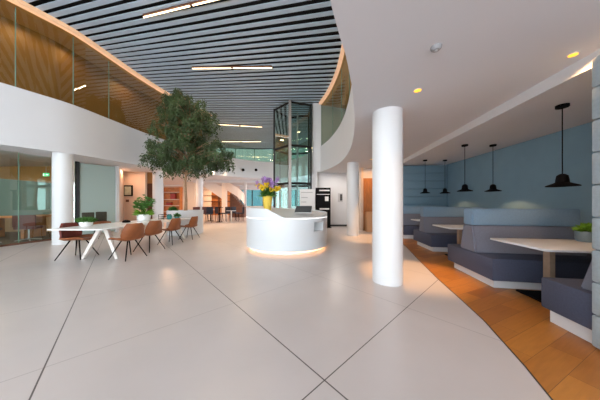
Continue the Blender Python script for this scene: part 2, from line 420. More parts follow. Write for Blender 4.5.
# ---- far hall
bm = nbm(); box(bm, -18, -7.8, 26, 26.2, 0, 3.75); struct('wall_far', bm, PEACH)
bm = nbm(); box(bm, -7.8, 5, 26, 26.2, 0, 1.1); box(bm, -7.8, 5, 26, 26.2, 3.2, 3.75); struct('wall_sill', bm, WHITE)
bm = nbm(); box(bm, -7.8, 5, 26.08, 26.1, 1.1, 3.2); w = struct('window_5', bm, GLASSW, label='far window behind the flower vase')
for x in (-7.6, -6.2, -4.8, -3.4, -2.0, -.6, 1.0, 3.0):
    bm = nbm(); box(bm, x - .05, x + .05, 26.02, 26.15, 1.1, 3.2); link('mullion', bm, FRAME, w)
bm = nbm(); box(bm, -18, -17.8, 9.5, 26, 0, 3.7); struct('wall_hall', bm, CREAM)
bm = nbm(); box(bm, -11.55, -10.4, 19.8, 20.2, 0, 3.53); struct('wall_pier', bm, CREAM)
bm = nbm(); box(bm, -9.0, 2.5, 16.9, 17.15, 3.15, zs(0, 16.9)); struct('trim_7', bm, WHITE, label='white downstand beam across the far hall')
# ---- back wall right of the lift
bm = nbm(); box(bm, .75, 3.0, 12.1, 12.25, 0, zs(0, 12.1)); struct('wall_back', bm, WHITE)
bm = nbm(); box(bm, .75, 3.0, 12.06, 12.1, 0, .1); struct('baseboard_back', bm, SKIRT)
bm = nbm(); box(bm, .72, 1.0, 11.62, 11.75, 0, zs(0, 11.7)); box(bm, .72, 1.36, 11.55, 11.75, zs(0, 11.7), ZC - .01); struct('wall_lift', bm, WHITE)
bm = nbm(); box(bm, 3.0, 3.12, 9.9, 12.2, 0, zs(0, 12)); struct('wall_corridor', bm, PEACH)
bm = nbm(); box(bm, 3.12, 3.95, 10.05, 10.12, 0, 2.62); d = struct('door_2', bm, WOODD, label='orange wooden door behind the columns')
bm = nbm(); box(bm, 3.2, 3.7, 9.6, 9.95, 0, .95); o = link('side_cabinet', bm, mat('tan_laminate', (.55, .3, .15), .5)); tag(o, 'low tan cabinet in front of the orange wooden door', 'cabinet')
bm = nbm(); box(bm, 3.12, 4.1, 10.05, 10.2, 2.62, zs(0, 10)); struct('wall_lintel', bm, WHITE)
bm = nbm(); box(bm, 3.95, 4.1, 8.55, 10.2, 0, zs(0, 10.2)); struct('wall_booth_end', bm, WHITE)

# ---- booth area: lowered ceiling, blue walls
def edx(y): return 2.91 + .19 * (y - 2.0)
def wlx(y): return 5.02 + .2 * (y - 3.47)
bm = nbm(); poly(bm, [(edx(y), y, zb(0, y)) for y in (-2, 8.6)] + [(wlx(8.6) + .1, 8.6, zb(0, 8.6)), (wlx(-2) + .1, -2, zb(0, -2))]); struct('ceiling_booth', bm, SOFFIT)
bm = nbm(); strip(bm, [(edx(y), y) for y in (-2, 8.6)], zb, zs); struct('trim_8', bm, WHITE, label='white downstand along the booth ceiling')
bm = nbm(); strip(bm, [(wlx(y), y) for y in (-2, 8.2)], 0, zb); struct('wall_right', bm, BLUE)
bm = nbm(); strip(bm, [(4.0, 8.5), (6.3, 8.25)], 0, 2.95); struct('wall_booth_far', bm, BLUE)
# far padded wall, horizontal cushions with seams
fw = thing('padded_wall_panel', 'tall blue padded wall panel with horizontal seams at the far end of the booths', 'wall panel', (5.95, 8.06, 0), math.radians(172.5))
for k in range(9):
    z0 = .02 + k * .322; z1 = min(z0 + .316, 2.88)
    link('cushion', rbox(0.02, 2.1, -.14, 0, z0, z1, .018), BLUEP, fw, True)

def padded_end():
    t = thing('padded_partition', 'tall padded partition of stacked pale and blue cushions at the right edge', 'partition', (2.645, 1.83, 0), math.radians(-8.7))
    z = .02
    for k in range(9):
        z1 = min(z + .292, 2.63); link('cushion', rbox(0, 2.0, -.16, 0, z, z1 - .005, .018), PALEF, t, True); z = z1
padded_end()

RZ = math.radians(-8.7)
def bench(label, loc, L, double, rz=RZ, back=None):
    t = thing('booth_bench', label, 'bench', loc, rz, 'upholstered booth benches')
    if double:
        y0, y1 = -.6, .6
        bm = nbm(); box(bm, .1, L, y0 + .12, y1 - .06, 0, .14); link('plinth', bm, WHITE, t)
        link('seat', rbox(0, L, y0, y1, .14, .48, .02), DARKF, t, True)
        def blk(h0, h1, z0, z1, m, name):
            b = nbm(); E = back or L - .06; hull8(b, [(.02, -h0, z0), (E, -h0, z0), (E, h0, z0), (.02, h0, z0)], [(.02, -h1, z1), (E, -h1, z1), (E, h1, z1), (.02, h1, z1)])
            bmesh.ops.bevel(b, geom=b.edges[:], offset=.018, segments=2, affect='EDGES'); link(name, b, m, t, True)
        blk(.215, .125, .48, .935, GREYF, 'backrest'); blk(.125, .115, .94, 1.228, BLUET, 'headrest')
    else:
        bm = nbm(); box(bm, .05, L, .02, .42, 0, .14); link('plinth', bm, WHITE, t)
        link('seat', rbox(0, L, .0, .47, .14, .48, .02), DARKF, t, True)
        b = nbm(); hull8(b, [(.06, 0, .48), (L, 0, .48), (L, .17, .48), (.06, .17, .48)], [(.12, 0, .935), (L, 0, .935), (L, .09, .935), (.12, .09, .935)])
        bmesh.ops.bevel(b, geom=b.edges[:], offset=.015, segments=2, affect='EDGES'); link('backrest', b, GREYF, t, True)
        link('headrest', rbox(.12, L, 0, .085, .94, 1.228, .015), BLUET, t, True)
    return t
bench('nearest booth bench, at the right edge, backed by the tall padded partition', (2.672, 1.83, 0), 1.93, False)
bench('double sided grey and blue booth bench facing the near white table', (3.01, 3.64, 0), 1.86, True, RZ, 1.62)
bench('double sided grey and blue booth bench in the middle, behind the second white table', (3.66, 6.07, 0), 1.68, True)
bench('farthest booth bench against the blue seamed wall panel', (5.86, 7.90, 0), 1.85, False, math.radians(172.5))

def booth_table(label, loc, L, w, rz=RZ):
    t = thing('booth_table', label, 'table', loc, rz, 'white booth tables')
    link('table_top', rbox(0, L, -w / 2, w / 2, .735, .765, .006), BTOP, t, True)
    for x in (.42, L - .42):
        bm = nbm(); box(bm, x - .03, x + .03, -.045, .045, .02, .735); link('leg', bm, BLEG, t)
        bm = nbm(); box(bm, x - .2, x + .2, -.25, .25, .0, .02); link('foot_plate', bm, BLACK, t)
booth_table('nearest white booth table, with a small potted plant on it', (3.0, 2.82, 0), 1.78, .86)
booth_table('second white booth table, between the two double sided benches', (3.50, 5.0, 0), 1.7, .84)
booth_table('farthest white booth table, seen beside the nearest column', (4.05, 7.13, 0), 1.6, .62)

# small plant on booth table
t = thing('potted_succulent', 'small green plant in a blue grey pot on the nearest booth table', 'plant', (4.13, 2.90, .766)); t.scale = (1.2, 1.2, 1.2)
bm = nbm(); lathe(bm, [(.07, 0), (.085, .03), (.088, .10), (.085, .125), (.075, .125), (.07, .10)], 20); link('pot', bm, POTB, t, True)
bm = nbm()
for k in range(160):
    a = random.uniform(0, 2 * PI); e = random.uniform(.1, 1.4); d = Vector((math.cos(a) * math.cos(e), math.sin(a) * math.cos(e), math.sin(e)))
    leaf(bm, Vector((0, 0, .11)) + d * random.uniform(.02, .07), d, .06, .014)
link('foliage', bm, GREENL, t)

# pendant lamps
def pendant(label, x, y, zl):
    t = thing('pendant_lamp', label, 'pendant lamp', (x, y, zb(x, y)), 0, 'black pendant lamps over the booth tables')
    drop = zb(x, y) - zl
    bm = nbm(); lathe(bm, [(.062, -.04), (.066, -.035), (.066, 0)], 24); link('canopy', bm, BLACK, t, True)
    bm = nbm(); tube(bm, [(0, 0, -.03), (0, 0, -drop + .17)], .006, 6); link('cord', bm, BLACK, t)
    bm = nbm(); lathe(bm, [(.158, -drop), (.157, -drop + .012), (.11, -drop + .034), (.066, -drop + .055), (.062, -drop + .10), (.054, -drop + .15), (.03, -drop + .172), (.012, -drop + .178)], 32, cap=False)
    lathe(bm, [(.150, -drop + .002), (.095, -drop + .02), (.05, -drop + .037)], 32, cap=False)
    sh = link('lamp_shade', bm, BLACK, t, True)
    bm = nbm(); lathe(bm, [(.004, -drop + .012), (.022, -drop + .022), (.022, -drop + .045)], 12); link('bulb', bm, WARMLED, sh, True)
    l = bpy.data.lights.new('pendant_light', 'SPOT'); l.energy = 9 if 'right' in label else 4; l.color = (1, .58, .28); l.spot_size = math.radians(140); l.spot_blend = .25; l.shadow_soft_size = .03
    o = bpy.data.objects.new('pendant_light', l); COL.objects.link(o); o.location = (x, y, zl - .012)
pendant('black pendant lamp nearest the camera, over the nearest booth table', 3.68, 2.82, 1.555)
pendant('left one of the two pendants over the second booth table', 4.10, 5.0, 1.63)
pendant('right one of the two pendants over the second booth table', 4.80, 5.0, 1.63)
pendant('left one of the two small far pendants by the seamed blue panel', 4.42, 7.1, 1.70)
pendant('rightmost of the two small far pendants by the seamed blue panel', 5.12, 7.1, 1.70)

# downlights and detector in the soffit
def downlight(label, x, y, r, power, ang=75, tilt=0):
    z = zs(x, y)
    t = thing('downlight', label, 'downlight', (x, y, z), 0, 'warm downlights in the soffit'); t.rotation_euler = (math.atan(.04), 0, 0)
    bm = nbm(); lathe(bm, [(r + .012, -.006), (r + .012, -.0005)], 24, cap=True); link('bezel', bm, WHITE, t, True)
    bm = nbm(); lathe(bm, [(r, -.010), (r, -.0065)], 24); link('lens', bm, DOWNLED, t, True)
    l = bpy.data.lights.new('downlight_lamp', 'SPOT'); l.energy = power; l.color = (1, .55, .25); l.spot_size = math.radians(ang); l.spot_blend = .6; l.shadow_soft_size = .04
    o = bpy.data.objects.new('downlight_lamp', l); COL.objects.link(o); o.location = (x, y, z - .03); o.rotation_euler.x = math.radians(tilt)
downlight('glowing amber downlight beside the padded partition', 2.745, 2.02, .033, 40, 150)
downlight('glowing amber downlight above the nearest column', 1.58, 2.70, .042, 6)
downlight('amber downlight hidden behind the nearest column', 2.14, 4.3, .042, 330, 42, -9)
downlight('amber downlight by the second column', 2.72, 7.7, .042, 330, 48)
t = thing('smoke_detector', 'small grey detector on the white soffit', 'smoke detector', (1.30, 1.92, zs(0, 1.92)))
bm = nbm(); lathe(bm, [(.03, -.035), (.045, -.02), (.05, -.001)], 20); link('body', bm, mat('detector_grey', (.30, .30, .31), .5), t, True)
bm = nbm(); lathe(bm, [(.015, -.042), (.015, -.034)], 12); link('sensor', bm, TEXTG, t, True)

# spotlights on far fascia
for i, (x, lab) in enumerate(((-6.30, 'leftmost'), (-5.95, 'second from left'), (-5.22, 'middle'), (-4.22, 'second from right'), (-3.28, 'rightmost'))):
    px = (200.7, 216.3, 229.8, 243.7, 256.5)[i]; k = (px - 300) / 201
    # where this direction meets the fascia curve
    best = min((p for p in OUT if p[1] > 11.5), key=lambda p: abs(p[0] / p[1] - k))
    y = best[1] - .02; x = k * y; z = 1.3 + (204.6 - 170) / 201 * y
    t = thing('wall_spotlight', lab + ' of the five round black spotlights on the far white fascia', 'spotlight', (x, y, z), 0, 'black spotlights on the far fascia')
    bm = nbm(); tube(bm, [(0, .16, 0), (0, -.02, 0), (.0, -.16, -.02)], [.05, .06, .11], 16); link('lamp_head', bm, BLACK, t, True)
    bm = nbm(); tube(bm, [(0, .22, 0), (0, .15, 0)], .07, 12); link('mount', bm, BLACK, t, True)
    l = bpy.data.lights.new('wall_spot_lamp', 'SPOT'); l.energy = 260; l.color = (1, .68, .42); l.spot_size = math.radians(80); l.spot_blend = .7; l.shadow_soft_size = .08
    o = bpy.data.objects.new('wall_spot_lamp', l); COL.objects.link(o); o.location = (x, y - .2, z - .02); o.rotation_euler.x = math.radians(-35)

# ---- lift tower
lp = [(-.547, 11.0), (.62, 11.38), (.55, 12.7), (-.75, 13.0), (-1.53, 11.95)]
ZT = 6.98
t = thing('lift_tower', 'tall glass lift shaft with dark steel frame behind the reception desk', 'lift', (-.4, 11.9, 0))
L0 = lambda p: (p[0] + .4, p[1] - 11.9)
lq = [L0(p) for p in lp]
for i, p in enumerate(lq):
    bm = nbm(); r = .075 if i == 0 else .05; box(bm, p[0] - r, p[0] + r, p[1] - r, p[1] + r, 0, ZT); link('post', bm, POSTM if i == 0 else FRAME, t)
for z in (.1, 2.48, 4.56, ZT - .06):
    bm = nbm()
    for i in range(5):
        a, b = lq[i], lq[(i + 1) % 5]; tube(bm, [(a[0], a[1], z), (b[0], b[1], z)], .065, 4)
    link('ring_beam', bm, FRAME, t)
for i in range(5):
    a, b = Vector(lq[i]), Vector(lq[(i + 1) % 5]); bm = nbm(); strip(bm, [tuple(a.lerp(b, .05)), tuple(a.lerp(b, .95))], .1, ZT - .1); link('glass_pane', bm, GLASSL, t)
bm = nbm(); tube(bm, [(-.2, .3, .1), (-.2, .3, ZT - .1)], .05, 8); tube(bm, [(.25, .3, .1), (.25, .3, ZT - .1)], .05, 8); link('guide_rail', bm, STEEL, t)

# ---- reception desk
DC = (-.4, 6.32); DR = 1.24
t = thing('reception_desk', 'round white reception desk with a glowing base in the middle of the hall', 'desk', (DC[0], DC[1], 0))
bm = nbm(); N = 96
nz = [.09, .578, .824, .925]
def dv(a, z, r=DR): return (r * math.cos(a), r * math.sin(a), z)
A0, A1 = math.radians(-51), math.radians(-32)
angs = sorted([2 * PI * k / N - PI for k in range(N)] + [A0, A1])
for i in range(len(angs)):
    a, b = angs[i], angs[(i + 1) % len(angs)]
    for k in range(3):
        if k == 1 and a >= A0 - 1e-6 and b <= A1 + 1e-6: continue
        bm.faces.new([bm.verts.new(dv(q, z)) for q, z in ((a, nz[k]), (b, nz[k]), (b, nz[k + 1]), (a, nz[k + 1]))])
bmesh.ops.remove_doubles(bm, verts=bm.verts[:], dist=1e-5)
drum = link('drum', bm, DESK, t, True)
bm = nbm(); rr = DR - .28
c = [dv(A0, nz[1]), dv(A1, nz[1]), dv(A1, nz[2]), dv(A0, nz[2])]; e = [dv(A0, nz[1], rr), dv(A1, nz[1], rr), dv(A1, nz[2], rr), dv(A0, nz[2], rr)]
for i in range(4):
    j = (i + 1) % 4; bm.faces.new([bm.verts.new(p) for p in (c[i], c[j], e[j], e[i])])
bm.faces.new([bm.verts.new(p) for p in e]); link('niche', bm, DESK, drum)
bm = nbm(); lathe(bm, [(DR - .10, 0), (DR - .10, .088), (.2, .089)], 64); link('plinth', bm, WHITE, t, True)
bm = nbm(); lathe(bm, [(DR - .095, .045), (DR - .06, .045), (DR - .06, .086), (DR - .095, .086)], 96, cap=False); link('base_light', bm, WARMLED, t, True)
bm = nbm(); lathe(bm, [(DR - .004, .925), (DR + .003, .925), (DR + .003, .945), (DR - .004, .945)], 96, cap=False); link('light_line', bm, WHITELED, drum, True)
def dtop(a):
    """height of the upper rim by bearing: high on the left, stepping down at the front"""
    d = math.degrees(a)
    xs = (-180, -128, -112, -90, -45, -12, 40, 90, 140, 180)
    return interp(d, xs, (1.215, 1.205, 1.19, .962, .965, 1.05, 1.11, 1.165, 1.21, 1.215))
bm = nbm(); N2 = 120
o_ = [2 * PI * k / N2 - PI for k in range(N2)]
V = lambda a, z, r: bm.verts.new(dv(a, z, r))
r1 = [V(a, .945, DR) for a in o_]; r2 = [V(a, dtop(a), DR) for a in o_]; r3 = [V(a, dtop(a), DR - .06) for a in o_]; r4 = [V(a, .93, DR - .06) for a in o_]
for i in range(N2):
    j = (i + 1) % N2
    for p, q in ((r1, r2), (r2, r3), (r3, r4)): bm.faces.new((p[i], p[j], q[j], q[i]))
link('upper_rim', bm, DESK, t, True)
bm = nbm(); nr = 10
def sur(a, f):   # sloping counter inside the rim
    r = (DR - .06) * f; x, y = r * math.cos(a), r * math.sin(a)
    z = 1.06 + .095 * y - .03 * x
    if f > .99: z = min(z, dtop(a) - .01)
    return (x, y, z - .01)
rings = [[bm.verts.new(sur(a, (k + 1) / nr)) for a in o_] for k in range(nr)]
cv = bm.verts.new(sur(0, 0))
for i in range(N2):
    j = (i + 1) % N2
    bm.faces.new((cv, rings[0][i], rings[0][j]))
    for k in range(nr - 1): bm.faces.new((rings[k][i], rings[k][j], rings[k + 1][j], rings[k + 1][i]))
link('counter_top', bm, DESKTOP, t, True)

# tablet on desk
t = thing('tablet', 'dark tablet screen on a white stand on the reception desk', 'tablet', (.10, 6.0, 1.052), math.radians(-8))
bm = nbm(); hull8(bm, [(-.26, -.2, 0), (.26, -.2, 0), (.26, .2, 0), (-.26, .2, 0)], [(-.25, -.19, .01), (.25, -.19, .01), (.25, .2, .20), (-.25, .2, .20)]); link('stand', bm, DESK, t)
bm = nbm(); hull8(bm, [(-.24, -.17, .022), (.24, -.17, .022), (.24, .19, .197), (-.24, .19, .197)], [(-.24, -.175, .032), (.24, -.175, .032), (.24, .185, .207), (-.24, .185, .207)]); link('screen', bm, SCREEN, t)

# flower vase
t = thing('flower_vase', 'tapered yellow vase standing on the left of the reception desk', 'vase', (-1.07, 6.62, 1.112))
bm = nbm(); lathe(bm, [(.115, 0), (.12, .02), (.165, .47), (.17, .48), (.155, .48), (.15, .44)], 32); link('vase_body', bm, YELLOW, t, True)
bq = thing('bouquet', 'bouquet of lilac and yellow spring flowers in the yellow vase', 'flowers', (-1.07, 6.62, 1.535)); bq.scale = (1.15, 1.15, 1.12)
bm = nbm()
for k in range(320):
    a = random.uniform(0, 2 * PI); e = random.uniform(.15, 1.5); d = Vector((math.cos(a) * math.cos(e), math.sin(a) * math.cos(e), math.sin(e)))
    leaf(bm, d * random.uniform(.02, .16), d, random.uniform(.12, .24), .018)
link('greenery', bm, GREEN, bq)
def blob(bm, c, r, n, L, w):
    for k in range(n):
        d = Vector((random.gauss(0, 1), random.gauss(0, 1), random.gauss(0, 1))).normalized(); leaf(bm, Vector(c) + d * r * .3, d, L, w)
for k in range(9):
    a = k * 2.4; r = .14 + .2 * random.random(); z = .26 + .16 * random.random() - r * .25; x, y = r * math.cos(a), r * math.sin(a)
    bm = nbm(); blob(bm, (x, y, z), .07, 40, .075, .026); fl = link('yellow_flower', bm, YEL, bq)
    bm = nbm(); tube(bm, [(x * .2, y * .2, -.1), (x, y, z)], .006, 5); link('stem', bm, GREEN, fl)
for k in range(10):
    a = k * 2.4 + 1; r = .06 + .26 * random.random(); z = .40 + .14 * random.random() - r * .3; x, y = r * math.cos(a), r * math.sin(a)
    bm = nbm()
    for q in range(4): blob(bm, (x * (1 + q * .05), y * (1 + q * .05), z - .05 + q * .05), .05, 16, .05, .02)
    fl = link('lilac_flower', bm, PUR, bq)
    bm = nbm(); tube(bm, [(x * .2, y * .2, -.1), (x, y, z)], .006, 5); link('stem', bm, GREEN, fl)

# kiosk, board, intercom
t = thing('info_kiosk', 'tall black information stand with white print beside the white board', 'information stand', (1.30, 11.35, 0))
bm = nbm(); box(bm, -.42, .42, -.06, .06, .03, 2.25); link('panel', bm, BLACKG, t)
bm = nbm(); box(bm, -.45, .45, -.2, .2, 0, .03); link('foot', bm, BLACK, t)
for i, (x0, x1, z0, z1) in enumerate(((-.22, .36, 2.06, 2.13), (-.36, .36, 1.86, 1.89), (.1, .3, 1.5, 1.75), (-.2, .34, 1.02, 1.10))):
    bm = nbm(); box(bm, x0, x1, -.064, -.06, z0, z1); link('print_block', bm, TEXTW, t)
t = thing('info_board', 'tall white notice board between the lift and the black stand', 'notice board', (.39, 10.75, 0))
bm = nbm(); box(bm, -.41, .41, -.05, .05, 0, 2.12); link('board', bm, PAPER, t)
for z0, x1 in ((1.93, .28), (1.66, .02), (1.42, -.05), (1.2, .1)):
    bm = nbm(); box(bm, -.32, x1, -.054, -.05, z0, z0 + .035); link('print_block', bm, TEXTG, t)
t = thing('wall_intercom', 'small grey intercom panel on the white wall beside the black stand', 'intercom', (2.42, 12.1, 1.72))
bm = nbm(); box(bm, -.14, .14, -.03, 0, -.26, .26); link('plate', bm, TEXTG, t)
bm = nbm(); box(bm, -.02, .12, -.035, -.03, -.18, .2); link('display', bm, SCREEN, t)

# ---- long dining table
TX, TY0, TY1 = -4.92, 4.38, 8.15
t = thing('dining_table', 'long white dining table with splayed pale legs', 'table', (TX, (TY0 + TY1) / 2, 0))
bm = nbm(); h = (TY1 - TY0) / 2; b0 = []
for sx, sy in ((1, -1), (1, 1), (-1, 1), (-1, -1)):
    b0.append((sx * .58, sy * h))
def boat(n=12):
    r = []
    for i in range(n + 1):
        s = -1 + 2 * i / n; r.append((.645 - .05 * s * s, s * h))
    return r + [(-x, -y) for x, y in r]
prism(bm, boat(), .735, .765); bmesh.ops.bevel(bm, geom=[e for e in bm.edges if abs(e.verts[0].co.z - e.verts[1].co.z) < .001], offset=.006, segments=1, affect='EDGES')
link('table_top', bm, WTOP, t)
for sy in (-1, 1):
    for sx in (-1, 1):
        bm = nbm(); a = Vector((sx * .06 + .1, sy * (h - .55), .73)); b = Vector((sx * .41 + .1, sy * (h - .47), 0))
        hull8(bm, [(b.x - .035, b.y - .03, 0), (b.x + .035, b.y - .03, 0), (b.x + .035, b.y + .03, 0), (b.x - .035, b.y + .03, 0)], [(a.x - .05, a.y - .04, .735), (a.x + .05, a.y - .04, .735), (a.x + .05, a.y + .04, .735), (a.x - .05, a.y + .04, .735)])
        link('leg', bm, WLEG, t)
bm = nbm(); box(bm, -.04, .04, -h + .5, h - .5, .68, .735); link('crossbeam', bm, BLACK, t)

# ---- chairs
def shell(v0, v1, thick=.028):
    prof = [(.25, .455, .20), (.14, .46, .225), (0, .45, .235), (-.13, .445, .235), (-.205, .475, .24), (-.245, .56, .245), (-.27, .66, .235), (-.285, .75, .205), (-.292, .82, .16)]
    pts = [Vector((*p,)) for p in prof[v0:v1 + 1]]
    bm = nbm(); n = 10; grid = []
    for i, p in enumerate(pts):
        gi = v0 + i; row = []
        back = max(0, min(1, (gi - 3) / 2))
        for k in range(n + 1):
            u = -1 + 2 * k / n
            row.append(bm.verts.new((p.x + .10 * u * u * back, u * p.z, p.y + .055 * u ** 4 * (1 - back) * (1 if gi > 0 else .5))))
        grid.append(row)
    for i in range(len(grid) - 1):
        for k in range(n): bm.faces.new((grid[i][k], grid[i][k + 1], grid[i + 1][k + 1], grid[i + 1][k]))
    bmesh.ops.recalc_face_normals(bm, faces=bm.faces[:])
    r = bmesh.ops.solidify(bm, geom=bm.faces[:], thickness=thick)
    return bm
def make_chair(label, loc, rz, seatm, backm, group):
    t = thing('dining_chair', label, 'chair', loc, rz, group); t.scale = (1.12, 1.12, 1.04)
    link('seat', shell(0, 4), seatm, t, True); link('backrest', shell(4, 8), backm, t, True)
    for sx in (-1, 1):
        for sy in (-1, 1):
            bm = nbm(); tube(bm, [(sx * .08 - .02, sy * .07, .435), (sx * .235 - .02, sy * .225, .0)], [.013, .009], 8); link('leg', bm, BLACK, t)
    bm = nbm(); box(bm, -.13, .09, -.1, .1, .425, .44); link('leg_mount', bm, BLACK, t)
    return t
G = 'chairs along the long white table'
c0 = make_chair('nearest tan leather chair on the right side of the long table', (-4.2, 4.90, 0), math.radians(166), LEATHER, LEATHER, G)
dup(c0, (-4.3, 5.72, 0), math.radians(170), 'second nearest tan leather chair on the right side of the long table')
dup(c0, (-4.33, 6.70, 0), math.radians(174), 'third nearest tan leather chair on the right side of the long table')
dup(c0, (-4.24, 7.68, 0), math.radians(178), 'farthest tan leather chair of the right row, by the white planter')
make_chair('tan chair with oxblood red back on the left side of the long table', (-5.42, 4.93, 0), math.radians(8), LEATHER, REDL, G)

def lounge(label, loc, rz):
    t = thing('lounge_chair', label, 'chair', loc, rz, 'olive chairs in front of the frosted panel')
    link('seat', rbox(-.24, .24, -.26, .24, .50, .60, .03), LEATHER, t, True)
    link('backrest', rbox(-.17, .17, .2, .26, .58, 1.0, .025), OLIVE, t, True)
    for sx in (-1, 1):
        for sy in (-1, 1):
            bm = nbm(); tube(bm, [(sx * .18, sy * .18, .5), (sx * .23, sy * .23, 0)], .012, 8); link('leg', bm, BLACK, t)
    return t
l0 = lounge('left one of the two olive backed chairs in front of the frosted glass panel', (-7.98, 7.60, 0), math.radians(52))
dup(l0, (-8.22, 8.36, 0), math.radians(52), 'right one of the two olive backed chairs in front of the frosted glass panel')

# ---- things on the dining table
ZTB = .766
t = thing('grass_pot', 'white oval bowl of dense green grass at the near end of the long table', 'plant', (-5.30, 4.98, ZTB))
bm = nbm(); lathe(bm, [(.10, 0), (.115, .02), (.128, .10), (.125, .11), (.11, .11), (.105, .09)], 28); link('pot', bm, WTOP, t, True)
bm = nbm()
for k in range(520):
    a = random.uniform(0, 2 * PI); r = .13 * math.sqrt(random.random()); e = random.uniform(.5, 1.5)
    d = Vector((math.cos(a) * math.cos(e), math.sin(a) * math.cos(e), math.sin(e))); leaf(bm, Vector((r * math.cos(a), r * math.sin(a), .09 + .05 * (1 - r / .13))), d, random.uniform(.09, .14), .012)
link('foliage', bm, GREEN, t)
t = thing('potted_palm', 'tall leafy palm in a white round pot in the middle of the long table', 'plant', (-5.14, 6.62, ZTB))
bm = nbm(); lathe(bm, [(.15, 0), (.17, .02), (.19, .20), (.185, .215), (.165, .215), (.16, .18)], 28); link('pot', bm, WTOP, t, True)
bm = nbm()
for k in range(130):
    a = random.uniform(0, 2 * PI); e = random.uniform(.0, .7); p = Vector((0, 0, .2)); d = Vector((math.cos(a) * math.cos(e), math.sin(a) * math.cos(e), math.sin(e)))
    leaf(bm, p + d * random.uniform(.03, .18), d + Vector((0, 0, -.1)), random.uniform(.14, .24), .028)
link('low_foliage', bm, GREENL, t)
bm = nbm(); bs = nbm()
for k in range(16):
    a = k * 2.4; h1 = random.uniform(.5, .86); r = random.uniform(.05, .42)
    p0 = Vector((0, 0, .2)); p2 = Vector((r * math.cos(a), r * math.sin(a), h1)); pm = Vector((r * .35 * math.cos(a), r * .35 * math.sin(a), h1 * .75))
    tube(bs, [p0, pm, p2], .006, 5)
    for q in range(15):
        f = random.uniform(.35, 1); p = pm.lerp(p2, (f - .35) / .65)
        aa = random.uniform(0, 2 * PI); leaf(bm, p, Vector((math.cos(aa), math.sin(aa), random.uniform(-.5, .4))), random.uniform(.1, .2), .026)
link('stems', bs, GREEN, t); link('high_foliage', bm, GREEN, t)
t = thing('desk_speaker', 'small black conference speaker on the long table left of the palm', 'speaker', (-5.2, 6.02, ZTB))
bm = nbm(); lathe(bm, [(.09, 0), (.10, .01), (.09, .05), (.05, .07)], 20); link('body', bm, BLACK, t, True)
bm = nbm(); lathe(bm, [(.04, .07), (.03, .08)], 16); link('button', bm, SCREEN, t, True)
t = thing('wire_tray', 'small dark wire tray on the far end of the long table', 'tray', (-4.98, 7.3, ZTB))
bm = nbm()
for z in (.02, .09, .17):
    tube(bm, [(-.09, -.09, z), (.09, -.09, z), (.09, .09, z), (-.09, .09, z), (-.09, -.09, z)], .008, 6)
link('rim_wires', bm, BLACK, t)
bm = nbm()
for x, y in ((-.09, -.09), (.09, -.09), (.09, .09), (-.09, .09)): tube(bm, [(x, y, 0), (x, y, .18)], .008, 6)
link('corner_wires', bm, BLACK, t)
t = thing('teal_jar', 'teal ceramic jar beside the wire tray on the long table', 'jar', (-4.78, 7.36, ZTB))
bm = nbm(); lathe(bm, [(.06, 0), (.085, .04), (.085, .13), (.055, .17), (.06, .19), (.05, .19)], 24); link('body', bm, TEAL, t, True)
t = thing('table_succulent', 'small bushy green plant in a teal pot at the far end of the long table', 'plant', (-4.62, 7.55, ZTB))
bm = nbm(); lathe(bm, [(.07, 0), (.09, .07), (.085, .08), (.07, .08)], 20); link('pot', bm, TEAL, t, True)
bm = nbm()
for k in range(220):
    a = random.uniform(0, 2 * PI); e = random.uniform(.1, 1.5); d = Vector((math.cos(a) * math.cos(e), math.sin(a) * math.cos(e), math.sin(e))); leaf(bm, Vector((0, 0, .08)) + d * random.uniform(.02, .09), d, .08, .018)
link('foliage', bm, GREEN, t)

# ---- planter and tree
PC = (-5.15, 9.05)
t = thing('round_planter', 'round white planter holding the indoor tree at the end of the table', 'planter', (PC[0], PC[1], 0))
bm = nbm(); lathe(bm, [(.70, 0), (.72, .01), (.72, 1.04), (.71, 1.05), (.66, 1.05), (.66, .96)], 64); link('planter_wall', bm, WHITE, t, True)
bm = nbm(); lathe(bm, [(.66, .95), (.66, 1.0), (.3, 1.02)], 48); link('soil', bm, SOIL, t, True)
t = thing('planter_shrub', 'low green shrub growing in the white planter left of the tree trunk', 'plant', (-5.5, 8.72, 1.0))
bm = nbm()
for k in range(420):
    a = random.uniform(0, 2 * PI); e = random.uniform(.05, 1.5); d = Vector((math.cos(a) * math.cos(e), math.sin(a) * math.cos(e), math.sin(e))); leaf(bm, d * random.uniform(.03, .16), d, .09, .02)
link('foliage', bm, GREEN, t)
t = thing('indoor_tree', 'tall indoor tree with drooping dark green leaves growing from the white planter', 'tree', (PC[0], PC[1], 1.0))
bm = nbm(); tube(bm, [(0, 0, -.02), (.02, 0, .5), (-.03, .02, 1.2), (.03, 0, 2.0), (.12, .03, 3.0), (.10, 0, 3.8), (.25, 0, 4.5)], [.075, .055, .047, .043, .04, .035, .02], 10); link('trunk', bm, TRUNK, t, True)
levels = [(2.12, .3, 1.1), (2.36, .3, 1.8), (2.62, .22, 2.0), (2.95, .08, 1.7), (3.3, .0, 1.3), (3.7, .1, 1.25), (4.1, .1, 1.2), (4.5, .1, 1.2), (4.85, .05, 1.05), (5.15, -.25, .7)]
bf = nbm(); bb = nbm()
tz = lambda z: Vector((interp(z, (0, 2, 3, 3.8, 4.5, 9), (0, .03, .12, .10, .25, .25)), 0, min(z, 4.5)))
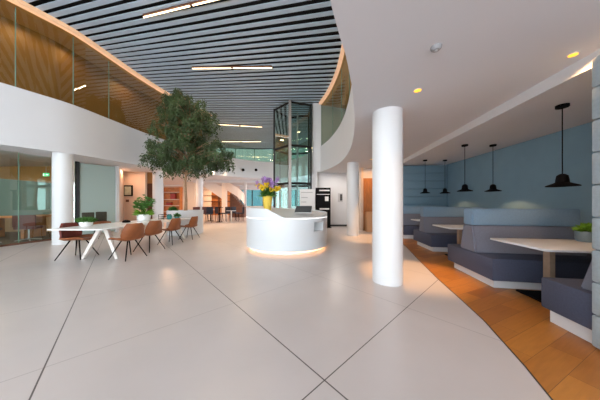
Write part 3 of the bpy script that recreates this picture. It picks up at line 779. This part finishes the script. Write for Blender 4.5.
for z, cx, hw in levels:
    nc = int(8 + 13 * hw)
    for k in range(nc):
        a = random.uniform(0, 2 * PI); r = hw * math.sqrt(random.uniform(.08, 1)) * random.uniform(.8, 1.05)
        c = Vector((cx + r * math.cos(a), .8 * r * math.sin(a), z + random.uniform(-.16, .18)))
        st = tz(max(1.6, z - .5)); tube(bb, [st, st.lerp(c, .5) + Vector((0, 0, .14)), c], [.014, .009, .004], 5)
        for s in range(7):
            aa = random.uniform(0, 2 * PI); dr = Vector((math.cos(aa) * .5, math.sin(aa) * .5, random.uniform(-.2, .4))); q = c + dr * random.uniform(.05, .3)
            # a drooping spray
            L = random.uniform(.25, .55); dd = Vector((dr.x * .5, dr.y * .5, -1)).normalized()
            for m in range(19):
                p = q + dd * L * random.random() + Vector((random.gauss(0, .035), random.gauss(0, .035), random.gauss(0, .03)))
                ld = dd + Vector((random.gauss(0, .55), random.gauss(0, .55), random.gauss(0, .3))); leaf(bf, p, ld, random.uniform(.07, .13), random.uniform(.016, .026))
link('branches', bb, TRUNK, t); link('foliage', bf, TREEG, t)

# ---- picture on the peach wall
t = thing('framed_picture', 'black framed picture on the peach wall behind the palm', 'picture', (-9.9, 11.58, 2.1)); t.scale = (1.2, 1, 1.1)
bm = nbm()
for x0, x1, z0, z1 in ((-.23, .23, .22, .28), (-.23, .23, -.28, -.22), (-.23, -.17, -.28, .28), (.17, .23, -.28, .28)): box(bm, x0, x1, -.04, 0, z0, z1)
link('frame', bm, BLACK, t)
bm = nbm(); box(bm, -.17, .17, -.015, 0, -.22, .22); link('print', bm, mat('picture_print', (.45, .50, .42), .5, var=.2, scale=7), t)
t = thing('wall_switch', 'small dark switch on the peach wall below the framed picture', 'switch', (-9.95, 11.6, 1.52))
bm = nbm(); box(bm, -.08, .08, -.03, 0, -.07, .07); link('plate', bm, BROWND, t)

# ---- far hall furniture
t = thing('shelf_unit', 'open orange shelf with red boxes left of the tree trunk', 'shelf', (-12.6, 19.6, 0))
bm = nbm(); box(bm, -.9, .9, .3, .35, 0, 3.0); link('back_panel', bm, SHELFW, t)
for z in (.6, 1.2, 1.8, 2.5):
    bm = nbm(); box(bm, -.9, .9, -.1, .3, z - .03, z + .03); link('shelf_board', bm, CREAM, t)
for x in (-.9, .9):
    bm = nbm(); box(bm, x - .04, x + .04, -.1, .35, 0, 3.0); link('side_panel', bm, SHELFW, t)
rl = ('red box on the lowest board of the orange shelf', 'red box on the middle board of the orange shelf', 'tall red box on the upper board of the orange shelf')
for (x, z, hh), lb in zip(((.15, .632, .34), (-.2, 1.232, .3), (.2, 1.832, .6)), rl):
    bm = nbm(); box(bm, x - .22, x + .22, -.05, .25, 0, hh * .85); tb = thing('storage_box', lb, 'box', (-12.6, 19.6, z), 0, 'red boxes on the orange shelf')
    link('box_body', bm, RED, tb); bm = nbm(); box(bm, x - .24, x + .24, -.07, .27, hh * .85, hh); link('box_lid', bm, BROWND, tb)
t = thing('back_bar', 'wide orange wooden bar shelving on the far wall behind the cafe chairs', 'shelf', (-10.2, 24.6, 0))
bm = nbm(); box(bm, -1.9, 2.4, .5, .6, 0, 3.3); link('back_panel', bm, SHELFW, t)
for z in (1.0, 1.7, 2.4, 3.1):
    bm = nbm(); box(bm, -1.9, 2.4, .1, .5, z - .04, z + .04); link('shelf_board', bm, BROWND, t)
for x in (-1.9, .1, 2.35):
    bm = nbm(); box(bm, x, x + .08, .1, .5, 0, 3.3); link('upright', bm, BROWND, t)
bm = nbm(); box(bm, -13.5, -10.9, 24.7, 24.8, 0, 3.4); struct('wall_bar', bm, CREAM)

def cafe_chair(label, loc, rz, m):
    t = thing('cafe_chair', label, 'chair', loc, rz, 'dark cafe chairs in the far hall')
    link('seat', rbox(-.24, .24, -.24, .24, .58, .66, .02), m, t, True); link('backrest', rbox(-.24, .24, .2, .26, .64, 1.12, .02), m, t, True)
    for sx in (-1, 1):
        for sy in (-1, 1):
            bm = nbm(); tube(bm, [(sx * .18, sy * .18, .6), (sx * .22, sy * .22, 0)], .018, 6); link('leg', bm, BLACK, t)
    return t
MAROON = mat('maroon_leather', (.10, .025, .018), .5, var=.1)
NAVY = mat('navy_fabric', (.015, .017, .03), .7, var=.1)
ca = cafe_chair('leftmost maroon cafe chair, just right of the tree trunk', (-7.75, 15.0, 0), .4, MAROON)
dup(ca, (-7.2, 15.25, 0), .3, 'maroon cafe chair next to the leftmost one in the far hall')
cb = cafe_chair('navy cafe chair beside the distant round column', (-6.65, 14.7, 0), .2, NAVY)
dup(cb, (-6.35, 15.8, 0), 2.4, 'navy cafe chair turned to the left of the tall black table')
dup(cb, (-5.75, 15.6, 0), -.3, 'navy cafe chair right of the tall black table')
dup(cb, (-5.3, 16.5, 0), 1.0, 'rightmost but one navy cafe chair before the staircase')
dup(cb, (-4.7, 15.8, 0), -1.0, 'rightmost navy cafe chair before the staircase')
def cafe_table(label, loc, r, hh, top, leg):
    t = thing('cafe_table', label, 'table', loc, 0, 'small round tables in the far hall')
    bm = nbm(); lathe(bm, [(r, hh - .03), (r, hh)], 24); link('table_top', bm, top, t, True)
    bm = nbm(); tube(bm, [(0, 0, .02), (0, 0, hh - .03)], .05, 8); link('leg', bm, leg, t)
    bm = nbm(); lathe(bm, [(.25, 0), (.25, .02)], 20); link('foot_plate', bm, leg, t, True)
cafe_table('tall black cafe table among the navy chairs', (-6.02, 15.0, 0), .28, 1.1, BLACK, BLACK)
cafe_table('round white cafe table beside the maroon chairs', (-7.2, 16.2, 0), .4, .9, WTOP, BLACK)
cafe_table('round white cafe table just left of the staircase', (-5.2, 15.2, 0), .36, .85, WTOP, WLEG)

# staircase: two curved flights with solid balustrades
t = thing('staircase', 'curved staircase with peach balustrade in the far hall behind the flowers', 'staircase', (-7.2, 19.6, 0))
bm = nbm()
def sheet(bm, lower, upper, th):
    n = len(lower)
    for yy in (0, th):
        a = [bm.verts.new((x, y + yy, z)) for x, y, z in lower]; b = [bm.verts.new((x, y + yy, z)) for x, y, z in upper]
        for i in range(n - 1): bm.faces.new((a[i], a[i + 1], b[i + 1], b[i]))
    for P in (lower, upper):
        a = [bm.verts.new(p) for p in P]; b = [bm.verts.new((p[0], p[1] + th, p[2])) for p in P]
        for i in range(n - 1): bm.faces.new((a[i], a[i + 1], b[i + 1], b[i]))
    for i in (0, -1):
        l, u = lower[i], upper[i]; bm.faces.new([bm.verts.new(p) for p in (l, (l[0], l[1] + th, l[2]), (u[0], u[1] + th, u[2]), u)])
lo, up = [], []
for i in range(15):
    f = i / 14; x = .05 + 1.55 * math.sin(f * PI / 2) ; y = .9 * f * f - .3; z = 2.75 - 1.45 * f; lo.append((x, y, z)); up.append((x, y, min(3.42, z + .85 + .1 * f)))
sheet(bm, lo, up, .1); link('balustrade', bm, PEACH, t, True)
bm = nbm(); lo, up = [], []
for i in range(12):
    f = i / 11; x = -2.4 + 2.3 * f; y = .3 - .3 * f; z = 3.15 - 1.5 * f; lo.append((x, y, z)); up.append((x, y, min(3.42, z + 1.15)))
sheet(bm, lo, up, .1); link('balustrade', bm, WHITE, t, True)
bm = nbm(); box(bm, -.35, .05, -.2, .2, 0, 3.45); link('newel_wall', bm, CREAM, t)
bm = nbm()
for k in range(9):
    x = .12 + k * .15; box(bm, x, x + .15, .75, 1.7, 0, 2.45 - k * .17)
link('steps', bm, BROWND, t)
bm = nbm(); box(bm, -6.0 , -5.75, 21.4, 21.6, 0, zs(0, 21.4)); struct('trim_9', bm, WHITE)

# meeting room furniture seen through the glass
def mchair(label, loc, rz):
    t = thing('meeting_chair', label, 'chair', loc, rz, 'dark red meeting chairs behind the glass')
    link('seat', rbox(-.26, .26, -.26, .24, .42, .52, .03), REDL, t, True); link('backrest', rbox(-.27, .27, .2, .27, .5, 1.02, .03), REDL, t, True)
    bm = nbm(); tube(bm, [(0, 0, .42), (0, 0, .06)], .025, 8); link('post', bm, STEEL, t)
    for k in range(4):
        a = k * PI / 2 + .5; bm = nbm(); tube(bm, [(0, 0, .07), (.3 * math.cos(a), .3 * math.sin(a), .02)], .018, 6); link('foot', bm, STEEL, t)
    return t
m0 = mchair('dark red meeting chair behind the glass just left of the round column', (-9.85, 7.3, 0), math.radians(-150))
dup(m0, (-10.25, 6.55, 0), math.radians(-140), 'dark red meeting chair behind the glass at the left edge of the photo')
t = thing('meeting_table', 'orange wooden meeting table behind the glass wall on the left', 'table', (-11.3, 7.9, 0), math.radians(10))
link('table_top', rbox(-.95, .95, -.6, .6, .80, .84, .01), SHELFW, t, True)
for s in (-1, 1):
    bm = nbm(); box(bm, s * .7 - .05, s * .7 + .05, -.4, .4, 0, .80); link('leg', bm, SHELFW, t)
t = thing('exit_sign', 'small green exit sign hanging behind the glass beside the round column', 'sign', (-10.36, 8.2, 2.52), 0.0)
bm = nbm(); box(bm, -.125, .125, -.01, .01, -.065, .065); link('sign_plate', bm, EXITG, t)
bm = nbm(); box(bm, -.10, -.06, -.014, -.01, -.045, .02); lathe(bm, [(.012, .03), (.012, .05)], 8, (-.08, -.012)); hull8(bm, [(.0, -.014, -.02), (.1, -.014, -.02), (.1, -.01, -.02), (0, -.01, -.02)], [(.0, -.014, .02), (.1, -.014, .02), (.1, -.01, .02), (0, -.01, .02)]); link('pictogram', bm, EXITW, t)
bm = nbm(); tube(bm, [(0, 0, .07), (0, 0, zs(0, 8.2) - 2.5)], .008, 6); link('hanger', bm, STEEL, t)

# ------------------------------------------------------------------ light
w = bpy.data.worlds.new('daylight'); S.world = w; w.use_nodes = True
bg = w.node_tree.nodes['Background']; bg.inputs[0].default_value = (.86, .93, 1.0, 1); bg.inputs[1].default_value = 5
WARM = (1, .57, .32)
for x, y, p in ((-12, 14, 90), (-9.2, 14.2, 130), (-8.8, 17.6, 120), (-3, 18.5, 200), (-13.5, 21, 220), (-9.5, 10.7, 45), (-10, 23.4, 160), (-5.5, 23, 150)):
    area('hall_ceiling_lamp', (x, y, zs(x, y) - .06), .6, p * .55, WARM)
for x, y, p in ((-11.5, 7.2, 38), (-11.5, 3.5, 25)): area('meeting_ceiling_lamp', (x, y, zs(x, y) - .06), .5, p, (1, .75, .5))
# added fill lights for the upper hall and gallery, no fixtures behind them
for x, y in ((-5, 18.0), (-1, 17.5)): area('upper_hall_fill', (x, y, ZC - .05), .5, 30, (1, .66, .38))  # added to warm the far upper wall
for i in range(4, nE, 5):
    a = Vector(OUT[i]).lerp(Vector(W1[i]), .5); area('gallery_fill', (a.x, a.y, ZC - .26), .25, 5, (1, .66, .34))
for i in range(nR + 3, len(OUT) - 6, 7):
    a = Vector(OUT[i]).lerp(Vector(W1[i]), .5); area('gallery_fill', (a.x, a.y, ZC - .26), .25, 8, (1, .8, .6))
area('lobby_lamp', (2.0, 10.9, zs(0, 10.9) - .06), .4, 22, (1, .9, .8))
area('corridor_lamp', (3.45, 9.4, zs(0, 9.4) - .06), .3, 11, (1, .5, .2))

# ------------------------------------------------------------------ camera
cd = bpy.data.cameras.new('camera'); cam = bpy.data.objects.new('camera', cd); COL.objects.link(cam)
cam.location = (0, 0, 1.3); cam.rotation_euler = (PI / 2, 0, 0)
cd.sensor_width = 36; cd.lens = 36 * 201 / 600; cd.shift_y = 4.6 / 600; cd.clip_start = .05
S.camera = cam
S.view_settings.view_transform = 'Standard'; S.view_settings.look = 'None'; S.view_settings.gamma = 1; S.view_settings.use_curve_mapping = False
S.view_settings.exposure = 0.42
S.cycles.use_denoising = True
S.cycles.max_bounces = 10; S.cycles.diffuse_bounces = 6; S.cycles.transparent_max_bounces = 16; S.cycles.sample_clamp_indirect = 6
